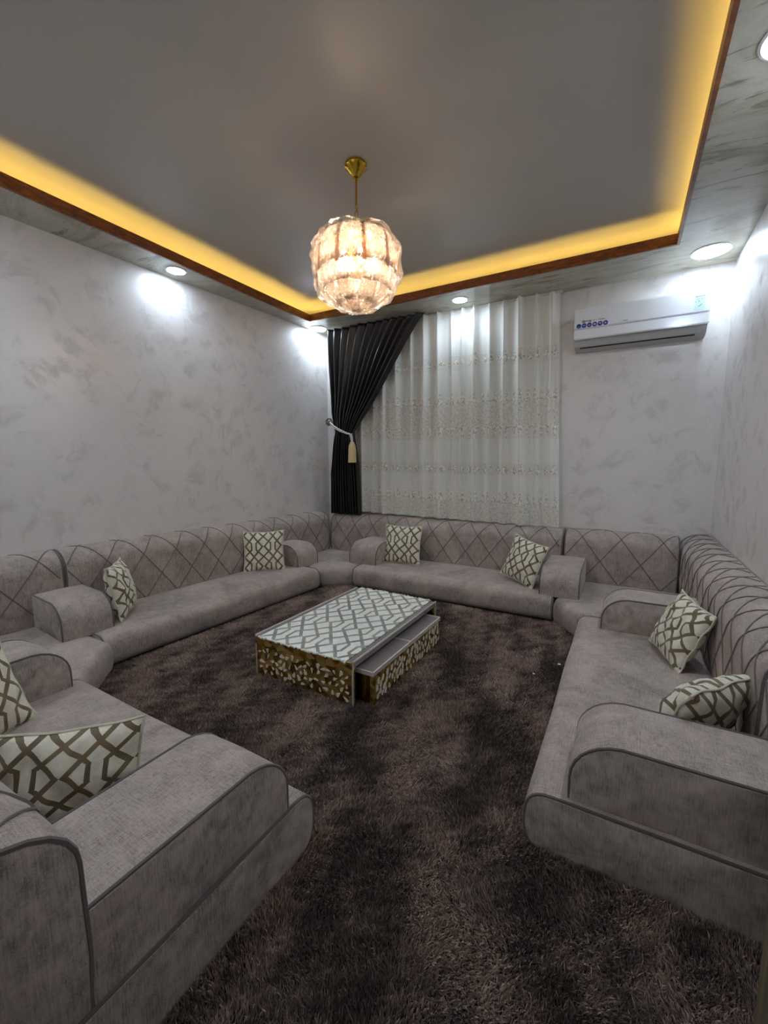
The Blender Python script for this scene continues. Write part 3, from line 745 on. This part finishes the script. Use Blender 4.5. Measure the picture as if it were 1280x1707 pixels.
# crumpled protective film still wrapped round the glass
bm = nb(); seg, rows = 64, 26; rings = []; r2 = random.Random(11)
sil = [(.15, 2.55), (.235, 2.525), (.277, 2.46), (.292, 2.38), (.290, 2.29), (.268, 2.20), (.215, 2.12), (.135, 2.065), (.03, 2.03)]
for i in range(rows):
    t = i / (rows - 1) * (len(sil) - 1); k = min(len(sil) - 2, int(t)); f = t - k; R0 = sil[k][0] * (1 - f) + sil[k + 1][0] * f; Z0 = sil[k][1] * (1 - f) + sil[k + 1][1] * f
    row = []
    for j in range(seg):
        a = 2 * PI * j / seg; cr = .009 * math.sin(5 * a + i * .9) + .006 * math.sin(11 * a - i * 1.7) + r2.uniform(-.006, .006)
        ear = .05 * math.exp(-((a - 5.9) / .16) ** 2) * math.exp(-((Z0 - 2.43) / .07) ** 2) + .035 * math.exp(-((a - 3.3) / .15) ** 2) * math.exp(-((Z0 - 2.18) / .05) ** 2)
        row.append(bm.verts.new(((R0 + cr + ear) * math.cos(a), (R0 + cr + ear) * math.sin(a), Z0 + r2.uniform(-.006, .006))))
    rings.append(row)
for A, B in zip(rings, rings[1:]):
    for j in range(seg): bm.faces.new((A[j], A[(j + 1) % seg], B[(j + 1) % seg], B[j]))
fl = obj('protective_film', bm, M['film'], ch, ang=25, label='clear crinkled protective film'); fl.location = (0, 0, -ZC)

# the glass body is squat: flatten it about its lowest point
for c in ch.children:
    if c.name.split('.')[0] in ('glass_petal', 'glass_strip', 'protective_film', 'frame_uplight_shield', 'lamp_arm'):
        c.scale = (.86, .86, .80); c.location.z = (2.03 * .20 - ZC) if c.name.startswith('protective') else (2.03 - ZC) * .20
# ---------------------------------------------------------------- downlights
def downlight(label, x, y, r, k=1.0):
    t = thing('downlight', label, 'ceiling light', (x, y, ZS), 0, 'round recessed white downlights')
    bm = nb(); lathe(bm, [(r, .0), (r + .012, .0), (r + .014, -.004), (r + .004, -.008), (r, -.006)], 36, cap=False); obj('rim', bm, M['down_rim'], t)
    bm = nb(); lathe(bm, [(r, -.002), (r, -.007), (r * .8, -.011), (.004, -.012)], 32); obj('diffuser', bm, emit('cool_diffuser', (.66, .82, 1.0), DOWN_E * k * (.062 / r) ** 1.3), t)
for lab, x, y, r, k in (('small downlight above the middle of the left wall', -3.075, 2.17, .062, .40),
                     ('downlight in the corner above the dark curtain', -3.03, 3.83, .085, .62),
                     ('small downlight above the lace curtain', -1.39, 3.81, .062, .4),
                     ('large downlight in the corner above the air conditioner', .425, 3.83, .105, .45),
                     ('downlight over the right wall at the right picture edge', .415, 2.10, .085, 1.0)):
    downlight(lab, x, y, r, k)
downlight('downlight over the near left corner outside the picture', -3.13, .38, .062)
downlight('unseen downlight added over the near wall to light the foreground seats', -1.39, .36, .062)  # added lamp out of view, brightens the foreground seat tops

# ---------------------------------------------------------------- air conditioner
AX0, AX1, AZ0, AZ1, AY = -.435, .458, 2.125, 2.425, 3.895
ac = thing('air_conditioner', 'white wall mounted split air conditioner right of the curtains', 'air conditioner', ((AX0 + AX1) / 2, YB, AZ0), 0)
ax, az = -(AX0 + AX1) / 2, -AZ0
Wd = AX1 - AX0; hw_ = Wd / 2; H_ = AZ1 - AZ0
def xz_extrude(prof, x0, x1):
    bm = nb(); A = [bm.verts.new((x0, y, zz)) for y, zz in prof]; B = [bm.verts.new((x1, y, zz)) for y, zz in prof]
    bm.faces.new(A); bm.faces.new(B)
    for i in range(len(prof)): bm.faces.new((A[i], A[(i + 1) % len(prof)], B[(i + 1) % len(prof)], B[i]))
    return bm
dF = AY - YB   # front plane, local y
obj('casing', xz_extrude([(0, .0), (-.08, .0), (-.135, .018), (-.165, .055), (-.172, .08), (-.172, H_ - .012), (-.15, H_), (0, H_)], -hw_ + .004, hw_ - .004), M['plastic_grey'], ac, ang=30)
bm = nb(); box(bm, -hw_, hw_, dF + .0, dF + .04, .142, H_, .007); up_ = obj('upper_panel', bm, M['plastic_white'], ac)
bm = nb(); box(bm, -hw_, hw_, dF + .001, dF + .04, .062, .1395, .006); lo_ = obj('lower_panel', bm, M['plastic_white'], ac)
bm = xz_extrude([(dF + .045, .058), (dF + .035, .056), (dF + .085, .014), (dF + .09, .018)], -hw_ + .045, hw_ - .07); obj('air_louver', bm, M['plastic_grey'], ac)
bm = xz_extrude([(dF + .078, .018), (dF + .082, .020), (dF + .094, .010), (dF + .090, .006)], -hw_ + .045, hw_ - .07); obj('outlet_slot', bm, M['slot'], ac)
def plate(pts, y, d=.0015):
    bm = nb(); a = [bm.verts.new((x, y, zz)) for x, zz in pts]; b = [bm.verts.new((x, y + d, zz)) for x, zz in pts]
    bm.faces.new(a); bm.faces.new(b)
    for i in range(len(pts)): bm.faces.new((a[i], a[(i + 1) % len(pts)], b[(i + 1) % len(pts)], b[i]))
    return bm
for k in range(6):
    cx_, cz_, R_ = -hw_ + .036 + k * .0385, .166, .0185
    bm = plate([(cx_ + R_ * math.cos(PI / 8 + i * PI / 4), cz_ + R_ * math.sin(PI / 8 + i * PI / 4)) for i in range(8)], dF - .0012)
    st = obj('blue_sticker', bm, M['blue'], up_)
    sy = dF - .002
    sh = {0: [(-.009, -.004), (0, -.009), (.009, -.004), (.007, -.007), (0, -.012), (-.007, -.007)], 1: [(-.009, .003), (.009, .003), (.009, -.002), (-.009, -.002)],
          2: [(-.008, .004), (0, -.004), (.008, .004), (.008, -.001), (0, -.009), (-.008, -.001)], 3: [(-.008, .006), (.008, .006), (.008, -.006), (-.008, -.006)],
          4: [(-.010, .0), (.0, .008), (.010, .0), (.0, -.003)], 5: [(-.005, .009), (.009, 0), (-.005, -.009)]}[k]
    obj('sticker_symbol', plate([(cx_ + a_, cz_ + b_) for a_, b_ in sh], sy, .0006), M['cord_white'], st)
def text(body, x, zz, size, mat, parent, name, y):
    cu = bpy.data.curves.new(name, 'FONT'); cu.body = body; cu.size = size; cu.extrude = .0004; cu.offset = .0011
    o = bpy.data.objects.new(name, cu); C.objects.link(o); bpy.context.view_layer.update()
    me = bpy.data.meshes.new_from_object(o); bpy.data.objects.remove(o); me.name = name
    o = bpy.data.objects.new(name, me); C.objects.link(o); me.materials.clear(); me.materials.append(mat)
    o.rotation_euler = (PI / 2, 0, 0); o.location = (x, y, zz); o.parent = parent
    return o
text('Green', -hw_ + .058, .189, .026, M['ink'], up_, 'printed_name', dF - .0008)
for a_, b_ in ((.132, .162), (.176, .222)):
    obj('small_print', plate([(-hw_ + a_, .197), (-hw_ + b_, .197), (-hw_ + b_, .201), (-hw_ + a_, .201)], dF - .0006, .0004), M['ink_grey' if a_ < .15 else 'ink'], up_)
obj('small_print', plate([(-.10, .158), (-.066, .158), (-.066, .166), (-.10, .166)], dF - .0006, .0004), M['ink_grey'], up_)
el = obj('rating_label', plate([(hw_ - .094, .160), (hw_ - .034, .160), (hw_ - .034, .262), (hw_ - .094, .262)], dF - .0008, .0006), M['label'], up_)
for pts in ([(-.092, .250), (-.074, .250), (-.074, .258), (-.092, .258)], [(-.072, .252), (-.036, .252), (-.036, .257), (-.072, .257)], [(-.085, .232), (-.066, .236), (-.066, .240), (-.085, .236)],
            [(-.060, .240), (-.050, .228), (-.047, .230), (-.057, .242)], [(-.074, .216), (-.066, .216), (-.066, .226), (-.074, .226)], [(-.090, .214), (-.084, .214), (-.084, .220), (-.090, .220)], [(-.072, .180), (-.050, .196), (-.050, .202), (-.074, .186)]):
    obj('label_mark', plate([(hw_ + a_, b_) for a_, b_ in pts], dF - .0014, .0004), M['ink_grey'], el)

# ---------------------------------------------------------------- curtains
def fabric_sheet(name, fn, nu, nv, mat, parent, uvs=(1, 1), th=.0):
    bm = nb(); uvl = bm.loops.layers.uv.new('UVMap')
    G = [[bm.verts.new(fn(i / nu, j / nv)[:3]) for j in range(nv + 1)] for i in range(nu + 1)]
    for i in range(nu):
        for j in range(nv):
            f = bm.faces.new((G[i][j], G[i + 1][j], G[i + 1][j + 1], G[i][j + 1]))
            for lp, (a, b) in zip(f.loops, ((i, j), (i + 1, j), (i + 1, j + 1), (i, j + 1))): lp[uvl].uv = (a / nu * uvs[0], b / nv * uvs[1])
    return obj(name, bm, mat, parent, ang=180)
# sheer lace: u metres of cloth across, v metres down from the top
def mat_lace():
    n = NT('embroidered_sheer'); uv = n.node('ShaderNodeTexCoord'); sp = n.node('ShaderNodeSeparateXYZ'); n.l.new(uv.outputs['UV'], sp.inputs[0])
    U, V = sp.outputs[0], sp.outputs[1]      # V = height above floor in metres
    def leafrow(z0, hgt, per, wid, inv=False):
        x = n.math('MULTIPLY', n.math('SUBTRACT', n.math('FRACT', n.math('DIVIDE', U, per)), .5), per)
        t = n.math('DIVIDE', n.math('SUBTRACT', V, z0), hgt)               # -1..1
        wz = n.math('MULTIPLY', n.math('SUBTRACT', 1.0, n.math('MULTIPLY', t, .45 if not inv else -.45)), wid)
        r = n.math('ADD', n.math('POWER', n.math('ABSOLUTE', n.math('DIVIDE', x, wz)), 2.0), n.math('POWER', n.math('ABSOLUTE', t), 2.0))
        ringm = n.math('MULTIPLY', n.math('LESS_THAN', r, 1.0), n.math('GREATER_THAN', r, .45))
        core = n.math('LESS_THAN', r, .16)
        return n.math('MAXIMUM', ringm, core)
    def band(a, b): return n.math('MULTIPLY', n.math('GREATER_THAN', V, a), n.math('LESS_THAN', V, b))
    m1 = leafrow(2.185, .055, .10, .016)
    m1b = leafrow(2.17, .018, .10, .034)
    m2 = leafrow(1.83, .052, .085, .018); m3 = leafrow(1.485, .050, .085, .018, True)
    m4 = leafrow(1.155, .05, .10, .016); m4b = leafrow(1.145, .018, .10, .034)
    m5 = leafrow(.885, .050, .085, .018)
    vo = n.node('ShaderNodeTexVoronoi', feature='F1'); vo.voronoi_dimensions = '2D'; cb = n.node('ShaderNodeCombineXYZ'); n.l.new(U, cb.inputs[0]); n.l.new(V, cb.inputs[1])
    n.l.new(cb.outputs[0], vo.inputs['Vector']); vo.inputs['Scale'].default_value = 62
    dots = n.math('LESS_THAN', vo.outputs['Distance'], .27)
    net = n.math('MULTIPLY', dots, n.math('MAXIMUM', band(1.54, 1.775), band(.55, .83)))
    wav = n.math('MULTIPLY', n.math('SINE', n.math('MULTIPLY', U, 74)), .006)
    def cordl(z0): return n.math('LESS_THAN', n.math('ABSOLUTE', n.math('SUBTRACT', n.math('SUBTRACT', V, z0), wav)), .004)
    mk = net
    for q in (m1, m1b, m2, m3, m4, m4b, m5, cordl(1.782), cordl(.832), cordl(1.54)): mk = n.math('MAXIMUM', mk, q)
    bandf = n.math('MAXIMUM', band(1.43, 1.79), n.math('MAXIMUM', band(.55, .84), n.math('MAXIMUM', band(2.10, 2.23), band(1.09, 1.20))))
    rnd = n.noise(cb.outputs[0], 40, 2, .5)
    emb = n.mix(n.ramp(rnd, [(.42, (0, 0, 0)), (.58, (1, 1, 1))]), lin((178, 168, 144)), lin((250, 247, 236)))
    base = n.mix(n.math('MULTIPLY', bandf, .25), lin((250, 248, 240)), lin((222, 214, 198)))
    col = n.mix(mk, base, emb)
    tr = n.node('ShaderNodeBsdfTransparent'); di = n.node('ShaderNodeBsdfDiffuse'); tl = n.node('ShaderNodeBsdfTranslucent')
    n.l.new(col, di.inputs[0]); n.l.new(col, tl.inputs[0])
    a = n.node('ShaderNodeMixShader'); a.inputs[0].default_value = .18; n.l.new(di.outputs[0], a.inputs[1]); n.l.new(tl.outputs[0], a.inputs[2])
    lw = n.node('ShaderNodeLayerWeight'); lw.inputs[0].default_value = .5
    op = n.math('MINIMUM', 1.0, n.math('ADD', n.math('MULTIPLY_ADD', lw.outputs['Facing'], .36, .74), n.math('MULTIPLY', mk, .5)))
    b = n.node('ShaderNodeMixShader'); n.l.new(op, b.inputs[0]); n.l.new(tr.outputs[0], b.inputs[1]); n.l.new(a.outputs[0], b.inputs[2])
    n.l.new(b.outputs[0], n.out.inputs[0]); return n.m
M['lace'] = mat_lace()
SX0, SX1, SZ0, SZ1 = -2.93, -.575, .637, ZS - .004
rf = random.Random(21); NP = 17
knots = [0]
for i in range(NP): knots.append(knots[-1] + rf.uniform(.75, 1.3))
knots = [k / knots[-1] for k in knots]
def fold(u):
    for i in range(NP):
        if u <= knots[i + 1] or i == NP - 1:
            t = (u - knots[i]) / (knots[i + 1] - knots[i]); return i + t
def sheer(u, v):
    f = fold(u); t = f - int(f); zz = SZ1 + (SZ0 - SZ1) * v
    x = SX0 + (SX1 - SX0) * u + (.085 * v * u) + .010 * math.sin(f * 2.1 + v * 2.4) * v
    zz += -.03 * v * u
    sharp = (1 - abs(2 * t - 1)) ** (3.4 - 2.0 * min(1, 1.6 * v))          # tight pinch pleats at the top relax lower down
    amp = .068 + .02 * math.sin(int(f) * 1.9)
    y = 4.045 - amp * sharp - .010 * v * math.sin(f * 1.6 * PI + 3 * v) - .02 * v
    return x, y, zz
lc = thing('lace_curtain', 'white embroidered sheer curtain covering the window', 'curtain', (0, 0, 0), 0)
sh = fabric_sheet('sheer_panel', sheer, 300, 56, M['lace'], lc)
me = sh.data; uvd = me.uv_layers[0].data
for lp in me.loops:
    co = me.vertices[lp.vertex_index].co; u0 = uvd[lp.index].uv[0]
    uvd[lp.index].uv = (u0 * 3.4, co.z + .03 * u0)
bm = nb(); box(bm, SX0, SX1 + .02, 4.03, 4.06, ZS - .02, ZS - .001); obj('curtain_track', bm, M['window_frame'], lc)
# dark tied curtain
n = NT('dark_brown_satin'); g = n.noise(n.coord('Object', scale=(60, 60, 4)), 1, 3, .5)
n.set(Base_Color=n.ramp(g, [(.3, lin((20, 15, 14))), (.7, lin((34, 27, 25)))]), Roughness=.3, Specular_IOR_Level=.6); M['satin'] = n.m
ZT = 1.52
def dark(u, v):
    if v < .56:
        s = v / .56; zz = ZS - .006 + (ZT - ZS) * s
        xl = -2.985 + .10 * s ** 1.6 - .0; xr = -1.79 + (-2.60 + 1.79) * (s ** .88)
        if s > .8: xl += .035 * ((s - .8) / .2)
    else:
        s = (v - .56) / .44; zz = ZT + (.60 - ZT) * s
        xl = -2.85 - .10 * min(1, s * 2.0) ** .8; xr = -2.60 + .055 * s ** .8
    x = xl + (xr - xl) * u
    nf = 12; amp = .032 if v < .56 else .032
    pin = 1 - .35 * math.exp(-((v - .56) / .07) ** 2)
    width = xr - xl
    # right part droops in swagged folds
    ph = u * nf + .18 * math.sin(u * 9)
    y = 3.945 - amp * pin * (1 - abs(2 * (ph - math.floor(ph)) - 1) ** .8) * 1.5 - .05 * math.exp(-((v - .56) / .12) ** 2) - .008 * math.sin(6 * v + 20 * u)
    if v < .56: zz -= .035 * math.sin(PI * min(1, v / .56)) * u
    else: zz -= .0
    return x, y, zz
dc = thing('dark_curtain', 'dark brown satin curtain gathered to the left by a tasselled tieback', 'curtain', (0, 0, 0), 0)
dk = fabric_sheet('satin_panel', dark, 220, 70, M['satin'], dc)
md = dk.modifiers.new('thick', 'SOLIDIFY'); md.thickness = .003
# tieback: knob, twin cord, tassel
tk = thing('curtain_tieback', 'white cord tieback with beige tassel round the dark curtain', 'tieback', (0, 0, 0), 0)
kb = thing('holdback_knob', 'round pewter holdback knob on the wall left of the dark curtain', 'curtain knob', (-3.02, YB, 1.652), 0)
def rotx(bm, ang, loc):
    bmesh.ops.rotate(bm, verts=bm.verts, cent=(0, 0, 0), matrix=Matrix.Rotation(ang, 3, 'X'))
    bmesh.ops.translate(bm, verts=bm.verts, vec=loc); return bm
bm = nb(); lathe(bm, [(.008, 0), (.03, 0), (.03, .006), (.010, .012), (.009, .09), (.02, .10)], 20); obj('knob_stem', rotx(bm, PI / 2, (0, 0, 0)), M['chrome'], kb)
bm = nb(); lathe(bm, [(.004, .09), (.036, .095), (.047, .104), (.044, .118), (.030, .126), (.026, .122), (.020, .130), (.003, .134)], 28, flute=lambda k, z: .03 * math.cos(k * PI / 2)); obj('knob_face', rotx(bm, PI / 2, (0, 0, 0)), M['chrome'], kb)
for dz in (0, -.018):
    pts = [(-3.00, 3.985, 1.648 + dz * .3), (-2.95, 3.93, 1.632 + dz), (-2.86, 3.868, 1.590 + dz), (-2.76, 3.835, 1.545 + dz * .8), (-2.66, 3.83, 1.505 + dz * .4), (-2.615, 3.835, 1.490)]
    obj('cord', tube(nb(), pts, .007, 8), M['cord_white'], tk)
bm = nb(); tube(bm, [(-2.615, 3.835, 1.495), (-2.608, 3.845, 1.455), (-2.604, 3.85, 1.40)], lambda t: .017 - .003 * t, 10); obj('cord', bm, M['cord_white'], tk)
bm = nb(); lathe(bm, [(.010, 1.415), (.020, 1.405), (.034, 1.372), (.038, 1.355), (.036, 1.345), (.030, 1.34)], 20, -2.604, 3.85, flute=lambda k, z: .04 * math.cos(k * PI)); obj('tassel_head', bm, M['tassel'], tk)
bm = nb(); lathe(bm, [(.034, 1.345), (.040, 1.33), (.042, 1.26), (.044, 1.185), (.01, 1.187)], 40, -2.604, 3.85, flute=lambda k, z: .05 * (k % 2)); obj('tassel_skirt', bm, M['tassel'], tk)
